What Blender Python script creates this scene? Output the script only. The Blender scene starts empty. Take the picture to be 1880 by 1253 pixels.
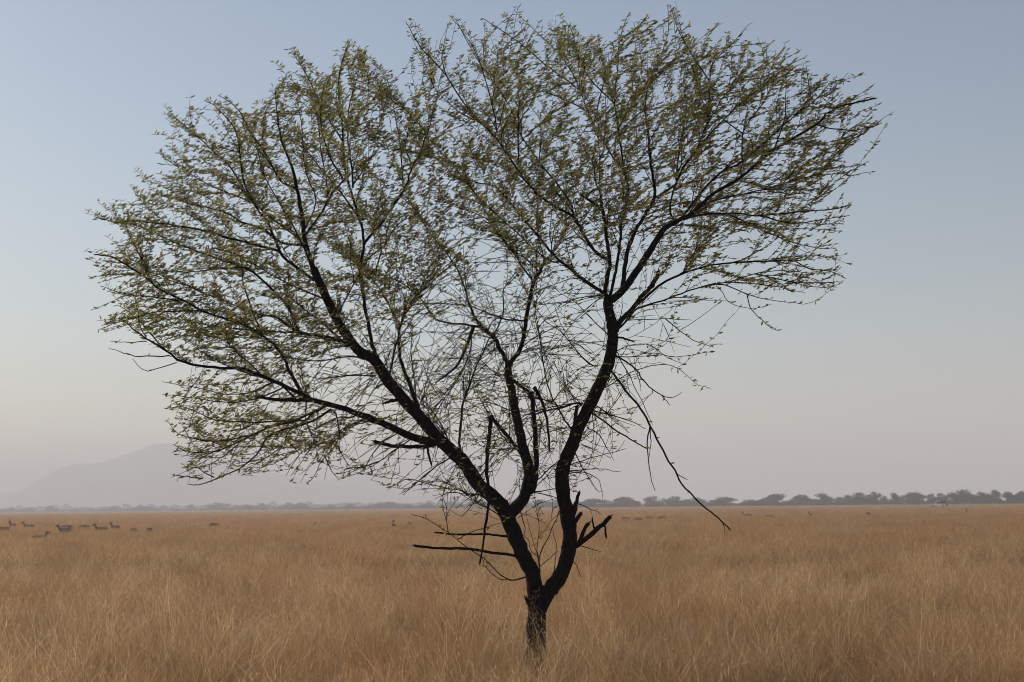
import bpy, math, random
import numpy as np
from mathutils import Vector, Matrix, noise

scene = bpy.context.scene
R = math.radians
random.seed(7); rng = np.random.default_rng(7)

# ------------------------------------------------------------------ camera
FPX, CX, CY = 2611.0, 940.0, 626.5            # focal length and centre in photograph pixels (1880 x 1253)
EYE = Vector((0, 0, 2.0))
PITCH, ROLL = math.atan(302.0 / FPX), -0.0112
cam_rot = (Matrix.Rotation(R(90) + PITCH, 3, 'X') @ Matrix.Rotation(ROLL, 3, 'Z'))
cd = bpy.data.cameras.new('camera'); cam = bpy.data.objects.new('camera', cd)
scene.collection.objects.link(cam); scene.camera = cam
cam.matrix_world = Matrix.Translation(EYE) @ cam_rot.to_4x4()
cd.sensor_width = 36; cd.lens = 36 * FPX / 1880
cd.clip_start = 0.1; cd.clip_end = 30000
cd.dof.use_dof = True; cd.dof.focus_distance = 16.4; cd.dof.aperture_fstop = 3.2

# ------------------------------------------------------------------ sky, sun, exposure
SUN_EL, SUN_AZ = R(25), R(-46)                # azimuth from the view direction (+Y), negative = left
w = bpy.data.worlds.new('World'); scene.world = w; w.use_nodes = True
nt = w.node_tree
bg = nt.nodes['Background']; bg.inputs['Strength'].default_value = 0.106
sky = nt.nodes.new('ShaderNodeTexSky'); sky.sky_type = 'NISHITA'; sky.sun_disc = False
sky.sun_elevation = SUN_EL; sky.sun_rotation = SUN_AZ
sky.air_density = 1.1; sky.dust_density = 0.4; sky.ozone_density = 0.7
nt.links.new(sky.outputs[0], bg.inputs[0])
sd = bpy.data.lights.new('sun', 'SUN'); sun = bpy.data.objects.new('sun', sd); scene.collection.objects.link(sun)
sd.energy = 5.0; sd.angle = R(0.5); sd.color = (1.0, 0.945, 0.885)
sdir = Vector((math.sin(SUN_AZ) * math.cos(SUN_EL), math.cos(SUN_AZ) * math.cos(SUN_EL), math.sin(SUN_EL)))
sun.rotation_euler = sdir.to_track_quat('Z', 'Y').to_euler(); sun.location = (-20, 10, 30)
vs = scene.view_settings
vs.view_transform = 'Standard'; vs.look = 'None'; vs.gamma = 1; vs.use_curve_mapping = False
vs.exposure = -0.21
cy = scene.cycles
cy.max_bounces = 8; cy.diffuse_bounces = 5; cy.transmission_bounces = 4; cy.volume_bounces = 2
cy.sample_clamp_indirect = 4; cy.use_denoising = True; cy.pixel_filter_type = 'BLACKMAN_HARRIS'; cy.filter_width = 1.0

# ------------------------------------------------------------------ helpers
def at(px, py, Y):
    d = cam_rot @ Vector(((px - CX) / FPX, -(py - CY) / FPX, -1))
    return EYE + d * (Y / d.y)
def horizon(px): return 928.5 - 0.0112 * (px - CX)
def ground_at(px, Y):
    p = at(px, horizon(px), Y); return Vector((p.x, Y, 0))

def link(o, parent=None):
    scene.collection.objects.link(o)
    if parent is not None: o.parent = parent
    return o
def tag(o, label=None, cat=None, group=None, kind=None):
    for k, v in (('label', label), ('category', cat), ('group', group), ('kind', kind)):
        if v: o[k] = v
    return o
def empty(name, loc, rz=0):
    o = bpy.data.objects.new(name, None); link(o); o.location = loc; o.rotation_euler = (0, 0, rz)
    o.empty_display_size = 0.2
    return o
class MB:
    def __init__(s): s.v = []; s.f = []; s.t = None
    def tube(s, pts, rad, sides=6, flat=1.0, up=None, cap=True, wob=0.0, seed=0.0):
        n = len(pts); base = len(s.v)
        prev = None
        for i in range(n):
            t = (pts[min(i + 1, n - 1)] - pts[max(i - 1, 0)])
            if t.length < 1e-9: t = Vector((0, 0, 1))
            t.normalize()
            if prev is None:
                a = (up or Vector((0.31, 0.82, 0.47)))
                u = a - t * a.dot(t)
                if u.length < 1e-3: u = Vector((1, 0, 0)) - t * t.x
            else:
                u = prev - t * prev.dot(t)
                if u.length < 1e-6: u = prev
            u.normalize(); prev = u; b = t.cross(u)
            for k in range(sides):
                a = 2 * math.pi * k / sides
                r = rad[i]
                if wob:
                    q = pts[i] * (0.35 / max(r, .004)) * .5
                    r *= 1 + wob * (noise.noise(Vector((math.cos(a) * 1.3 + seed, math.sin(a) * 1.3, i * .55 + seed))) + .5 * noise.noise(Vector((math.cos(a) * 3 + seed, math.sin(a) * 3, i * .8))))
                s.v.append(pts[i] + (u * math.cos(a) + b * (math.sin(a) * flat)) * r)
        for i in range(n - 1):
            for k in range(sides):
                k2 = (k + 1) % sides
                s.f.append((base + i * sides + k, base + i * sides + k2, base + (i + 1) * sides + k2, base + (i + 1) * sides + k))
        if cap:
            s.f.append(tuple(base + k for k in reversed(range(sides))))
            s.f.append(tuple(base + (n - 1) * sides + k for k in range(sides)))
    def box(s, c, h, taper=(1, 1)):
        b = len(s.v)
        for z in (-1, 1):
            tx, ty = taper if z > 0 else (1, 1)
            for x, y in ((-1, -1), (1, -1), (1, 1), (-1, 1)):
                s.v.append(Vector((c[0] + x * h[0] * tx, c[1] + y * h[1] * ty, c[2] + z * h[2])))
        s.f += [(b, b + 3, b + 2, b + 1), (b + 4, b + 5, b + 6, b + 7)] + [(b + k, b + (k + 1) % 4, b + 4 + (k + 1) % 4, b + 4 + k) for k in range(4)]
    def prism(s, prof, y0, y1, inset=0.0):
        b = len(s.v); n = len(prof)
        for y in (y0, y1):
            for x, z in prof: s.v.append(Vector((x, y, z)))
        s.f.append(tuple(b + k for k in range(n))); s.f.append(tuple(b + n + k for k in reversed(range(n))))
        for k in range(n): s.f.append((b + (k + 1) % n, b + k, b + n + k, b + n + (k + 1) % n))
    def mesh(s, name, smooth=False):
        me = bpy.data.meshes.new(name); me.from_pydata([tuple(v) for v in s.v], [], s.f)
        if smooth: me.polygons.foreach_set('use_smooth', [True] * len(me.polygons))
        me.update(); return me
    def build(s, name, mat, parent=None, smooth=False, bevel=0):
        o = bpy.data.objects.new(name, s.mesh(name, smooth)); link(o, parent)
        o.data.materials.append(mat)
        if bevel:
            m = o.modifiers.new('bevel', 'BEVEL'); m.width = bevel; m.segments = 2; m.limit_method = 'ANGLE'
        return o

def mat(name):
    m = bpy.data.materials.new(name); m.use_nodes = True
    return m, m.node_tree, m.node_tree.nodes['Principled BSDF']
def simple(name, col, rough=.7, metal=0, nscale=6, namt=.25, bump=0, spec=.3):
    m, t, p = mat(name)
    g = t.nodes.new('ShaderNodeNewGeometry'); n = t.nodes.new('ShaderNodeTexNoise'); n.inputs['Scale'].default_value = nscale
    n.inputs['Detail'].default_value = 5
    t.links.new(g.outputs['Position'], n.inputs['Vector'])
    r = t.nodes.new('ShaderNodeValToRGB'); c = Vector(col)
    r.color_ramp.elements[0].position = .3; r.color_ramp.elements[1].position = .7
    r.color_ramp.elements[0].color = (*(c * (1 - namt)), 1); r.color_ramp.elements[1].color = (*(c * (1 + namt)), 1)
    t.links.new(n.outputs[0], r.inputs[0]); t.links.new(r.outputs[0], p.inputs['Base Color'])
    p.inputs['Roughness'].default_value = rough; p.inputs['Metallic'].default_value = metal
    p.inputs['Specular IOR Level'].default_value = spec
    if bump:
        b = t.nodes.new('ShaderNodeBump'); b.inputs['Strength'].default_value = bump; b.inputs['Distance'].default_value = .02
        t.links.new(n.outputs[0], b.inputs['Height']); t.links.new(b.outputs[0], p.inputs['Normal'])
    return m
def leafy(name, ca, cb, nscale, trans, attr=None, cc=None, nscale2=.2):
    """two-sided thin material: diffuse + translucent; colours vary by clump noise (and by blade tint)"""
    m, t, p = mat(name); L = t.links.new
    out = t.nodes['Material Output']
    g = t.nodes.new('ShaderNodeNewGeometry'); n = t.nodes.new('ShaderNodeTexNoise'); n.inputs['Scale'].default_value = nscale
    n.inputs['Detail'].default_value = 4
    L(g.outputs['Position'], n.inputs['Vector'])
    r = t.nodes.new('ShaderNodeValToRGB')
    r.color_ramp.elements[0].position = .35; r.color_ramp.elements[1].position = .65
    r.color_ramp.elements[0].color = (*ca, 1); r.color_ramp.elements[1].color = (*cb, 1)
    L(n.outputs[0], r.inputs[0]); col = r.outputs[0]
    if cc:
        n2 = t.nodes.new('ShaderNodeTexNoise'); n2.inputs['Scale'].default_value = nscale2; n2.inputs['Detail'].default_value = 3
        L(g.outputs['Position'], n2.inputs['Vector'])
        mr = t.nodes.new('ShaderNodeMapRange'); mr.inputs[1].default_value = .5; mr.inputs[2].default_value = .68
        L(n2.outputs[0], mr.inputs[0])
        mx = t.nodes.new('ShaderNodeMix'); mx.data_type = 'RGBA'; L(mr.outputs[0], mx.inputs[0])
        L(col, mx.inputs[6]); mx.inputs[7].default_value = (*cc, 1); col = mx.outputs[2]
    if attr:
        a = t.nodes.new('ShaderNodeAttribute'); a.attribute_name = attr
        mr = t.nodes.new('ShaderNodeMapRange'); mr.inputs[3].default_value = .45; mr.inputs[4].default_value = 1.65
        L(a.outputs['Fac'], mr.inputs[0])
        mx = t.nodes.new('ShaderNodeVectorMath'); mx.operation = 'SCALE'
        L(col, mx.inputs[0]); L(mr.outputs[0], mx.inputs['Scale']); col = mx.outputs[0]
    L(col, p.inputs['Base Color']); p.inputs['Roughness'].default_value = .6; p.inputs['Specular IOR Level'].default_value = .15
    tr = t.nodes.new('ShaderNodeBsdfTranslucent'); L(col, tr.inputs[0])
    ms = t.nodes.new('ShaderNodeMixShader'); ms.inputs[0].default_value = trans
    L(p.outputs[0], ms.inputs[1]); L(tr.outputs[0], ms.inputs[2]); L(ms.outputs[0], out.inputs['Surface'])
    return m

# ------------------------------------------------------------------ materials
GA, GB, GC = (.35, .205, .092), (.55, .362, .182), (.50, .258, .110)
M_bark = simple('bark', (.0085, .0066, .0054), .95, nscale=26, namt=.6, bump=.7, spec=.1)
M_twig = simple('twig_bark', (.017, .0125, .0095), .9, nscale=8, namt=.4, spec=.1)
M_leaf = leafy('acacia_leaf', (.165, .162, .045), (.27, .228, .066), 2.2, .55, attr='tint')
M_grass = leafy('dry_grass_blade', GA, GB,   .45, .54, attr='tint', cc=GC, nscale2=.23)
M_straw = leafy('bleached_straw', (.46, .315, .165), (.60, .435, .25), .5, .5, attr='tint')
M_weed = simple('dry_weed', (.16, .075, .045), .8, nscale=20)
M_far_leaf = leafy('far_tree_leaf', (.018, .033, .036), (.034, .048, .046), .12, .2)  # blue of the distant haze is mixed into this leaf colour
M_far_bark = simple('far_tree_bark', (.05, .042, .034), .9)
M_hill = simple('hill_rock', (.09, .085, .065), .95, nscale=.006, namt=.4)

# ground sheet: straw-brown earth with litter
M_ground = simple('ground_earth', (.38, .235, .13), .95, nscale=.35, namt=.28, bump=.4, spec=.05)
def ground():
    mb = MB()
    rad = [0, 3, 8, 20, 50, 120, 300, 800, 2000, 4200, 6900]; n = 72
    mb.v.append(Vector((0, 0, 0)))
    for r in rad[1:]:
        for k in range(n):
            a = 2 * math.pi * k / n; mb.v.append(Vector((r * math.cos(a), r * math.sin(a), 0)))
    for k in range(n): mb.f.append((0, 1 + k, 1 + (k + 1) % n))
    for i in range(len(rad) - 2):
        for k in range(n):
            a, b = 1 + i * n + k, 1 + i * n + (k + 1) % n
            mb.f.append((a, a + n, b + n, b))
    o = mb.build('ground', M_ground); tag(o, 'flat straw brown grassland ground reaching to the horizon', 'ground', kind='structure')
ground()

# ------------------------------------------------------------------ hills (real relief about 3.3 km away)
def hills(name, D, prof, depth, label, seed):
    """profile in photo pixels -> a ridge of real height with slopes before and behind"""
    xs = np.linspace(prof[0][0], prof[-1][0], 150); ys = np.interp(xs, [p[0] for p in prof], [p[1] for p in prof])
    mb = MB(); cols = []
    J = 22
    for i, (px, py) in enumerate(zip(xs, ys)):
        p = at(px, py, D); H = max(p.z, 0.5)
        for j in range(J + 1):
            u = j / J * 2 - 1                        # -1 front foot .. 0 crest .. 1 back foot
            h = H * (1 - abs(u)) ** 1.35
            nz = noise.fractal(Vector((px * .03 + seed, u * 3.5, seed)), 1.0, 2.0, 5)
            h += H * .10 * nz * (abs(u)) * (1 - abs(u)) * 3
            if u == 0: h = H + H * .012 * noise.noise(Vector((px * .12, seed, 0)))
            k = 1 + u * depth / D
            mb.v.append(Vector((p.x * k, D * k, h - 2 if abs(u) == 1 else h)))
    for i in range(len(xs) - 1):
        for j in range(J):
            a = i * (J + 1) + j; mb.f.append((a, a + J + 1, a + J + 2, a + 1))
    o = mb.build(name, M_hill, smooth=True); tag(o, label, 'hills', kind='structure')
hills('hills', 4250, [(-500, 934), (-260, 925), (-90, 919), (0, 912), (32, 905), (62, 885), (95, 868), (130, 853), (160, 851), (190, 850), (240, 832), (285, 815), (310, 814), (350, 826), (410, 848), (480, 865), (560, 880), (640, 893), (740, 906), (860, 916), (980, 924)], 700,
      'pale bluish hill fading into haze behind the left tree line', 3.1)
hills('hills', 5000, [(480, 925), (540, 905), (590, 884), (625, 873), (655, 867), (690, 873), (725, 886), (780, 898), (860, 905), (950, 915), (1050, 922)], 600,
      'fainter low hill right of the large hazy hill', 8.4)
hills('hills', 5300, [(-900, 930), (-600, 900), (-300, 880), (-120, 890), (0, 903), (45, 906), (120, 915), (240, 926)], 500,
      'faintest hazy ridge at the left edge of the hills', 5.5)

# ------------------------------------------------------------------ the acacia: traced limbs, then shoots and leaves
TY = 16.3                                      # distance of the tree
PXM = 160.0                                    # photo pixels per metre there
# each branch: limb, kind, start width, end width, depth slope (None = free), points in photo pixels.
# limb 0 trunk, 1 left limb, 2 middle limb, 3 right limb; kind: l limb, b branch, x broken, t thin branch with leaves, n bare twig
BR = [
(0,'l',41,35,0,[(987,1290),(987,1250),(985,1200),(985,1160),(986,1125),(990,1092),(992,1075)]),
(1,'l',31,30,.10,[(984,1120),(982,1085),(979,1058),(965,1029),(951,999),(939,969),(928,938)]),
(3,'l',30,28,-.10,[(994,1110),(1003,1094),(1012,1080),(1031,1053),(1043,1014),(1046,984),(1041,940)]),
(3,'l',28,19,-.15,[(1041,940),(1033,899),(1035,856),(1050,818),(1062,784),(1082,746),(1102,703),(1117,669),(1124,625),(1124,596),(1117,567),(1117,548)]),
(1,'l',30,24,-.2,[(934,950),(924,933),(902,910),(881,893),(852,850),(824,824),(804,804),(778,775)]),
(1,'l',24,15,-.1,[(778,775),(737,729),(709,697),(689,663),(655,640),(622,592),(592,532),(575,492)]),
(1,'b',13,2,-.1,[(575,492),(560,445),(555,398),(545,347),(539,317),(529,290),(517,257),(510,215),(505,165)]),
(2,'l',26,14,.25,[(930,950),(944,936),(961,916),(969,884),(970,855),(961,824),(953,789),(946,755),(940,720),(934,692),(933,667)]),
# ---- left limb: lower bough
(1,'b',21,9,-.5,[(806,808),(780,809),(752,801),(717,784),(680,768),(660,761),(620,747),(574,735),(554,724)]),
(1,'b',9,2.5,-.4,[(554,724),(505,701),(447,678),(410,676),(375,673),(332,663),(304,643),(275,626),(255,612),(232,594)]),
(1,'x',8,6,-.3,[(574,735),(540,735),(505,734),(473,729)]),
(1,'b',8,3,.3,[(553,720),(531,681),(522,659),(503,633),(483,618),(447,597),(388,578),(340,554),(294,532),(270,512),(234,488),(203,471),(173,468)]),
(1,'t',4,1.5,0,[(304,643),(275,612),(249,583),(215,560)]),
(1,'n',3,1,0,[(312,653),(255,655),(228,648),(200,640)]),
(1,'n',2.5,1,0,[(269,627),(236,629),(203,627)]),
(1,'n',2.5,1,0,[(324,666),(283,679),(263,679),(243,659)]),
(1,'t',5,2,.4,[(539,729),(513,706),(462,688),(410,668),(360,640)]),
(1,'t',6,1.5,-.6,[(597,747),(548,770),(490,787),(447,807),(404,827),(367,831),(338,827),(318,816)]),
(1,'t',6,2,-.2,[(608,752),(571,775),(519,790),(490,804),(470,836),(447,856),(407,876),(367,890),(344,889)]),
(1,'t',3,1.2,.2,[(447,807),(413,836),(384,853),(360,859),(338,856)]),
(1,'n',3,1,.2,[(372,879),(347,876),(330,874),(315,872)]),
(1,'n',3,1,.2,[(393,877),(367,862),(347,847)]),
(1,'t',4,1.2,.5,[(615,757),(620,775),(620,810),(591,847),(577,873),(562,889)]),
(1,'n',3,1,.2,[(597,839),(608,864),(623,882)]),
(1,'n',3,1,.2,[(620,818),(632,842),(643,859)]),
(1,'t',3.5,1,.4,[(562,738),(562,775),(574,804),(585,840)]),
(1,'t',4,1.2,.5,[(560,775),(533,790),(519,818),(500,845),(476,862)]),
(1,'n',3,1,.2,[(533,815),(548,833),(540,850),(525,873)]),
(1,'t',4,1,-.5,[(500,703),(462,721),(418,724),(360,712),(298,701)]),
(1,'t',4,1,-.7,[(520,712),(460,735),(400,738),(340,728),(298,725)]),
(1,'t',4,1,-.2,[(560,772),(480,775),(400,772),(340,748),(304,751)]),
(1,'t',4,1,.1,[(470,797),(404,810),(360,806),(327,796),(306,771)]),
(1,'t',5,1.2,.6,[(700,776),(654,775),(620,800),(600,818),(585,850)]),
(1,'t',4,1,.5,[(735,792),(700,815),(680,840),(668,862)]),
(1,'t',4,1,.2,[(760,803),(720,830),(690,850),(650,860),(618,862)]),
(1,'x',8,7,-.2,[(800,816),(786,819),(752,821),(714,818),(687,811)]),
(1,'x',5,4,0,[(784,818),(788,838),(792,853)]),
(1,'x',7,5,0,[(734,733),(716,737),(706,741)]),
# ---- left limb: fan at the top left
(1,'b',8,1.5,-.3,[(577,515),(545,492),(515,465),(495,414),(472,384),(451,344),(445,314),(438,264),(431,237),(400,200),(375,185)]),
(1,'b',6,1.5,-.5,[(512,461),(462,448),(411,435),(378,424),(334,416),(294,411),(250,406),(210,408),(173,398)]),
(1,'b',6,1.5,.4,[(560,451),(515,445),(482,421),(445,408),(415,391),(378,381),(344,374),(321,354),(304,331)]),
(1,'t',5,1.5,.5,[(550,440),(495,398),(455,368),(408,351),(361,327),(311,297),(291,280)]),
(1,'t',5,1.5,.2,[(458,368),(425,311),(391,277),(361,250),(327,223),(307,210)]),
(1,'b',6,1.5,.2,[(544,347),(515,331),(488,284),(462,247),(445,213),(425,190),(400,175)]),
(1,'b',6,1.5,-.5,[(562,431),(592,388),(606,361),(636,327),(659,311),(690,280)]),
(1,'t',4,1.2,.2,[(602,361),(599,327),(589,274),(586,230),(575,185)]),
(1,'b',7,1.5,.6,[(548,610),(531,568),(510,542),(474,508),(448,491),(408,478),(361,461),(327,448),(297,435),(270,415),(235,400)]),
(1,'t',4,1.2,.1,[(448,491),(395,495),(344,500),(317,498),(270,500)]),
(1,'t',4,1.2,0,[(275,515),(257,471),(247,450),(235,428)]),
(1,'t',4,1.2,-.3,[(374,570),(327,572),(287,572),(254,582),(217,592),(180,606)]),
(1,'t',4,1.2,-.4,[(330,553),(280,545),(230,540),(185,525)]),
(1,'b',12,6,.3,[(657,641),(634,629),(615,623),(579,616),(548,611)]),
(1,'b',6,1.5,.2,[(548,611),(507,583),(474,578),(430,560),(380,540),(330,520),(280,505)]),
(1,'t',5,1.5,.5,[(548,611),(493,609),(450,605),(400,600),(350,590)]),
(1,'b',5,1.5,-.3,[(627,626),(584,587),(565,573),(520,540),(470,540)]),
(1,'t',5,1.2,-.5,[(672,660),(640,656),(579,663),(531,657),(480,640)]),
(1,'t',4,1,-.3,[(690,690),(640,690),(590,695),(560,690)]),
(1,'b',5,1.5,.6,[(483,618),(464,573),(447,520),(440,470),(420,430)]),
(1,'t',5,1.5,-.7,[(600,550),(560,535),(500,505),(440,470),(390,455)]),
(1,'t',5,1.5,-.6,[(585,517),(565,470),(530,400),(500,350),(480,310),(470,260)]),
(1,'t',4,1.2,-.5,[(560,420),(580,370),(560,310),(555,240),(545,180)]),
# ---- left limb: risers
(1,'b',12,5,.3,[(770,762),(762,733),(749,698),(736,661),(732,633),(732,607)]),
(1,'t',5,1.5,.5,[(732,607),(723,578),(703,541),(685,515),(668,495),(640,450)]),
(1,'t',5,1.5,.1,[(732,607),(748,570),(766,541),(784,500),(807,463),(820,420)]),
(1,'t',6,1.5,-.5,[(712,700),(719,670),(726,638),(735,600),(750,560),(790,520)]),
(1,'b',10,3,.4,[(700,680),(692,656),(683,633),(676,592),(669,558),(664,518),(663,489),(667,455),(666,423),(657,394),(644,350),(635,318),(630,263),(627,223),(623,168),(623,133),(633,100),(641,78)]),
(1,'b',5,1.5,.3,[(648,345),(644,290),(638,247),(641,195),(652,155),(663,114),(671,87)]),
(1,'t',5,1.5,-.2,[(630,261),(595,206),(576,163),(554,122),(537,98)]),
(1,'t',4,1.2,-.3,[(635,239),(663,228),(698,214),(736,193),(782,168)]),
(1,'t',4,1.2,.4,[(649,339),(673,304),(695,274),(720,250)]),
(1,'t',5,1.5,-.4,[(660,400),(614,339),(585,305),(560,270),(545,230)]),
(1,'t',5,1.5,-.3,[(630,330),(608,293),(592,244),(589,195),(600,140)]),
(1,'b',8,2,-.2,[(667,450),(677,437),(695,417),(715,388),(730,366),(747,339),(755,312),(766,290),(782,252),(796,204),(804,168)]),
(1,'t',4,1.2,.2,[(739,330),(736,274),(728,228),(720,182),(711,147),(706,128)]),
(1,'t',4,1.2,-.3,[(755,299),(744,266),(760,230),(790,190)]),
(1,'t',4,1.2,.3,[(782,245),(758,214),(733,195),(710,175),(687,158)]),
(1,'t',5,1.5,-.4,[(620,590),(623,572),(643,535),(674,480),(709,446),(729,414),(770,390)]),
(1,'t',5,1.5,.6,[(690,500),(700,450),(690,400),(700,350),(690,320)]),
(1,'b',6,3,.2,[(845,830),(844,800),(849,746),(861,712),(870,685),(887,647),(900,620)]),
(1,'t',5,1.2,.5,[(832,836),(815,790),(790,750),(765,725),(740,700)]),
(1,'t',4,1,.3,[(890,905),(865,910),(846,901),(803,893),(754,881),(735,885),(715,898)]),
(1,'t',4,1,-.4,[(935,965),(905,938),(881,927),(846,901),(800,880)]),
(1,'n',4,1,-.5,[(830,838),(795,861),(757,893),(740,910)]),
(1,'n',3,1.5,-.2,[(885,897),(872,920),(852,945),(846,948)]),
# ---- left limb: low broken sticks
(1,'x',6,5,-.35,[(955,1022),(935,1019),(906,1015),(850,1008),(793,1006),(761,1002)]),
(1,'x',5,3.5,.3,[(935,985),(924,984),(889,981),(844,981),(799,978)]),
(1,'t',4,1.2,-.6,[(968,1058),(942,1066),(918,1055),(889,1026),(856,1005),(823,978),(784,954),(755,944)]),
(1,'n',2.5,1,-.3,[(942,1066),(915,1062),(895,1045),(885,1025)]),
(1,'x',9,6,-.2,[(976,1118),(969,1106),(964,1096)]),
(1,'n',4,1.5,.2,[(925,960),(930,975),(938,990),(945,1010)]),
(1,'t',3,1,-.2,[(840,990),(860,980),(880,972),(900,968)]),
(1,'t',2.5,1,0,[(823,978),(820,955),(812,935)]),
# ---- middle limb
(2,'b',14,9,-.3,[(968,905),(979,898),(984,870),(984,827),(982,784),(979,755),(976,720)]),
(2,'b',8,6,0,[(942,698),(956,709),(968,718),(978,728)]),
(2,'x',8,4,-.1,[(980,711),(986,720),(991,729),(997,744),(1005,778),(1009,829)]),
(2,'b',9,8,-.5,[(963,842),(938,809),(915,781),(901,764)]),
(2,'x',9,3.5,-.1,[(900,766),(900,780),(898,804),(894,835),(894,870),(897,896),(897,927),(891,965),(887,999),(881,1035)]),
(2,'b',11,9,.2,[(934,672),(925,652),(918,643),(910,624),(896,610),(879,598)]),
(2,'b',6,1.5,.3,[(884,602),(864,567),(853,526),(838,492),(815,460),(792,431),(769,397),(745,360)]),
(2,'t',6,1.5,-.3,[(881,600),(844,595),(801,587),(772,549),(729,515),(680,503),(640,510)]),
(2,'x',7,3,-.2,[(870,600),(856,638),(846,660),(835,676),(815,692),(801,702)]),
(2,'n',4,1.5,-.2,[(866,602),(862,650),(838,700),(812,740),(796,772)]),
(2,'t',5,1.5,.4,[(904,616),(923,581),(925,532),(940,515),(953,498),(965,470)]),
(2,'t',4,1.2,-.2,[(895,608),(905,590),(930,575),(962,560)]),
(2,'b',12,8,.1,[(934,675),(940,662),(950,650),(960,624),(965,592),(973,549),(979,521),(991,498),(1002,477)]),
(2,'t',5,1.5,.2,[(991,500),(965,475),(948,466),(925,443),(896,397),(875,360),(850,330)]),
(2,'t',5,1.5,-.4,[(980,520),(957,487),(940,458),(915,430),(890,400),(850,385),(810,370)]),
(2,'t',5,1.2,-.5,[(965,588),(930,587),(887,572),(853,561),(778,558),(744,567)]),
(2,'t',5,1.2,.5,[(1002,478),(1020,460),(1035,430),(1045,400),(1040,350)]),
(2,'t',4,1.2,.6,[(1000,482),(990,440),(985,400),(990,340),(975,300)]),
(2,'n',3,1,.3,[(970,570),(990,560),(1050,555),(1090,545)]),
(2,'n',3,1,.3,[(945,700),(915,690),(880,660),(850,655)]),
(2,'n',3,1,.3,[(948,760),(915,745),(880,735)]),
(2,'n',3,1.2,.3,[(952,930),(963,966),(962,990)]),
(2,'n',4,2,.1,[(975,892),(1000,870),(1020,850),(1050,825)]),
(2,'n',3,1.2,.1,[(978,905),(1005,910),(1032,915)]),
(2,'t',4,1,-.5,[(960,820),(930,825),(900,822),(860,815)]),
# ---- right limb fork
(3,'b',9,4,.3,[(1115,545),(1101,534),(1072,515),(1049,495),(1023,475),(998,446),(972,415),(943,380),(911,343)]),
(3,'t',4,1.5,.2,[(911,343),(874,335),(839,326),(806,296),(775,275)]),
(3,'t',5,1.5,-.3,[(1030,480),(1006,478),(957,435),(900,383),(860,340),(830,300)]),
(3,'b',11,7,-.3,[(1116,550),(1111,536),(1115,510),(1120,481),(1114,441),(1111,409),(1104,375)]),
(3,'x',7,5,-.1,[(1106,385),(1104,370),(1103,357)]),
(3,'x',6,4,-.2,[(1106,388),(1102,385),(1084,369),(1066,358)]),
(3,'b',8,3,-.5,[(1115,478),(1095,464),(1078,441),(1055,400),(1049,395),(1020,380),(995,363),(966,334),(945,304),(928,278),(909,252)]),
(3,'b',4,1.5,-.2,[(909,252),(890,233),(852,190),(812,130),(776,92),(757,62),(745,40)]),
(3,'t',4,1.5,.2,[(909,252),(911,228),(901,182),(888,133),(871,92),(852,62),(830,35)]),
(3,'t',4,1.2,-.3,[(885,228),(850,210),(825,190),(800,165)]),
(3,'b',5,1.5,.3,[(1053,398),(1049,377),(1029,346),(1003,314),(990,299),(951,239),(937,199),(904,148),(880,115),(857,75),(838,38)]),
(3,'t',4,1.2,.3,[(951,304),(951,236),(953,200),(954,155),(973,115)]),
(3,'t',4,1.2,.3,[(990,299),(992,282),(991,222),(970,190)]),
(3,'b',8,3,.4,[(1117,550),(1122,538),(1130,498),(1138,452),(1141,409),(1150,375),(1154,349),(1150,329),(1141,306),(1126,290),(1114,270),(1090,227),(1078,201),(1064,165)]),
(3,'b',4,1.5,.1,[(1064,165),(1023,136),(985,105),(944,72),(904,45),(885,33)]),
(3,'t',4,1.2,.3,[(1064,165),(1052,136),(1023,95),(980,55),(944,19)]),
(3,'t',4,1.2,-.2,[(1090,227),(1105,165),(1112,127),(1136,98),(1157,74),(1186,31)]),
(3,'t',3,1.2,-.2,[(1134,100),(1143,55),(1156,23)]),
(3,'t',3,1.2,.3,[(1157,81),(1198,57),(1227,36)]),
(3,'b',5,1.5,-.4,[(1150,335),(1143,294),(1136,239),(1129,191),(1134,120),(1140,80)]),
(3,'t',4,1.2,-.2,[(1129,191),(1090,153),(1062,107),(1050,57),(1024,26)]),
(3,'t',4,1.2,.2,[(1136,232),(1172,175),(1201,141),(1239,110),(1260,95)]),
(3,'t',4,1.2,.3,[(1078,205),(1038,184),(992,167),(960,165)]),
(3,'b',12,5,.2,[(1120,553),(1140,536),(1147,492),(1153,458),(1167,423),(1184,395),(1199,369),(1202,346),(1196,309),(1193,280),(1190,240)]),
(3,'t',4,1.2,.4,[(1190,245),(1185,190),(1195,140),(1215,100),(1228,50),(1225,8)]),
(3,'b',6,1.5,-.3,[(1203,363),(1239,340),(1243,317),(1272,288),(1284,262),(1296,233),(1315,200),(1334,171),(1370,140),(1425,100)]),
(3,'t',4,1.2,-.3,[(1299,235),(1303,150),(1309,116),(1340,85),(1375,45)]),
(3,'t',4,1.2,.3,[(1303,150),(1270,100),(1245,55),(1230,10)]),
(3,'t',4,1.2,.2,[(1243,317),(1248,270),(1260,200),(1255,140),(1275,70)]),
(3,'l',15,10,-.35,[(1122,552),(1144,533),(1173,492),(1201,449),(1222,418),(1245,406)]),
(3,'b',9,3,-.2,[(1245,406),(1273,389),(1308,357),(1348,334),(1375,314),(1415,279),(1451,257),(1499,229),(1521,207),(1554,193),(1607,181)]),
(3,'t',4,1.2,-.1,[(1499,229),(1516,234),(1559,240),(1592,236),(1620,226)]),
(3,'b',6,1.5,.3,[(1250,402),(1285,357),(1319,320),(1360,298),(1391,274),(1422,245),(1458,214),(1490,190),(1530,150),(1560,150)]),
(3,'t',4,1.2,.2,[(1363,296),(1363,250),(1377,221),(1398,193),(1420,150),(1445,92)]),
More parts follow.
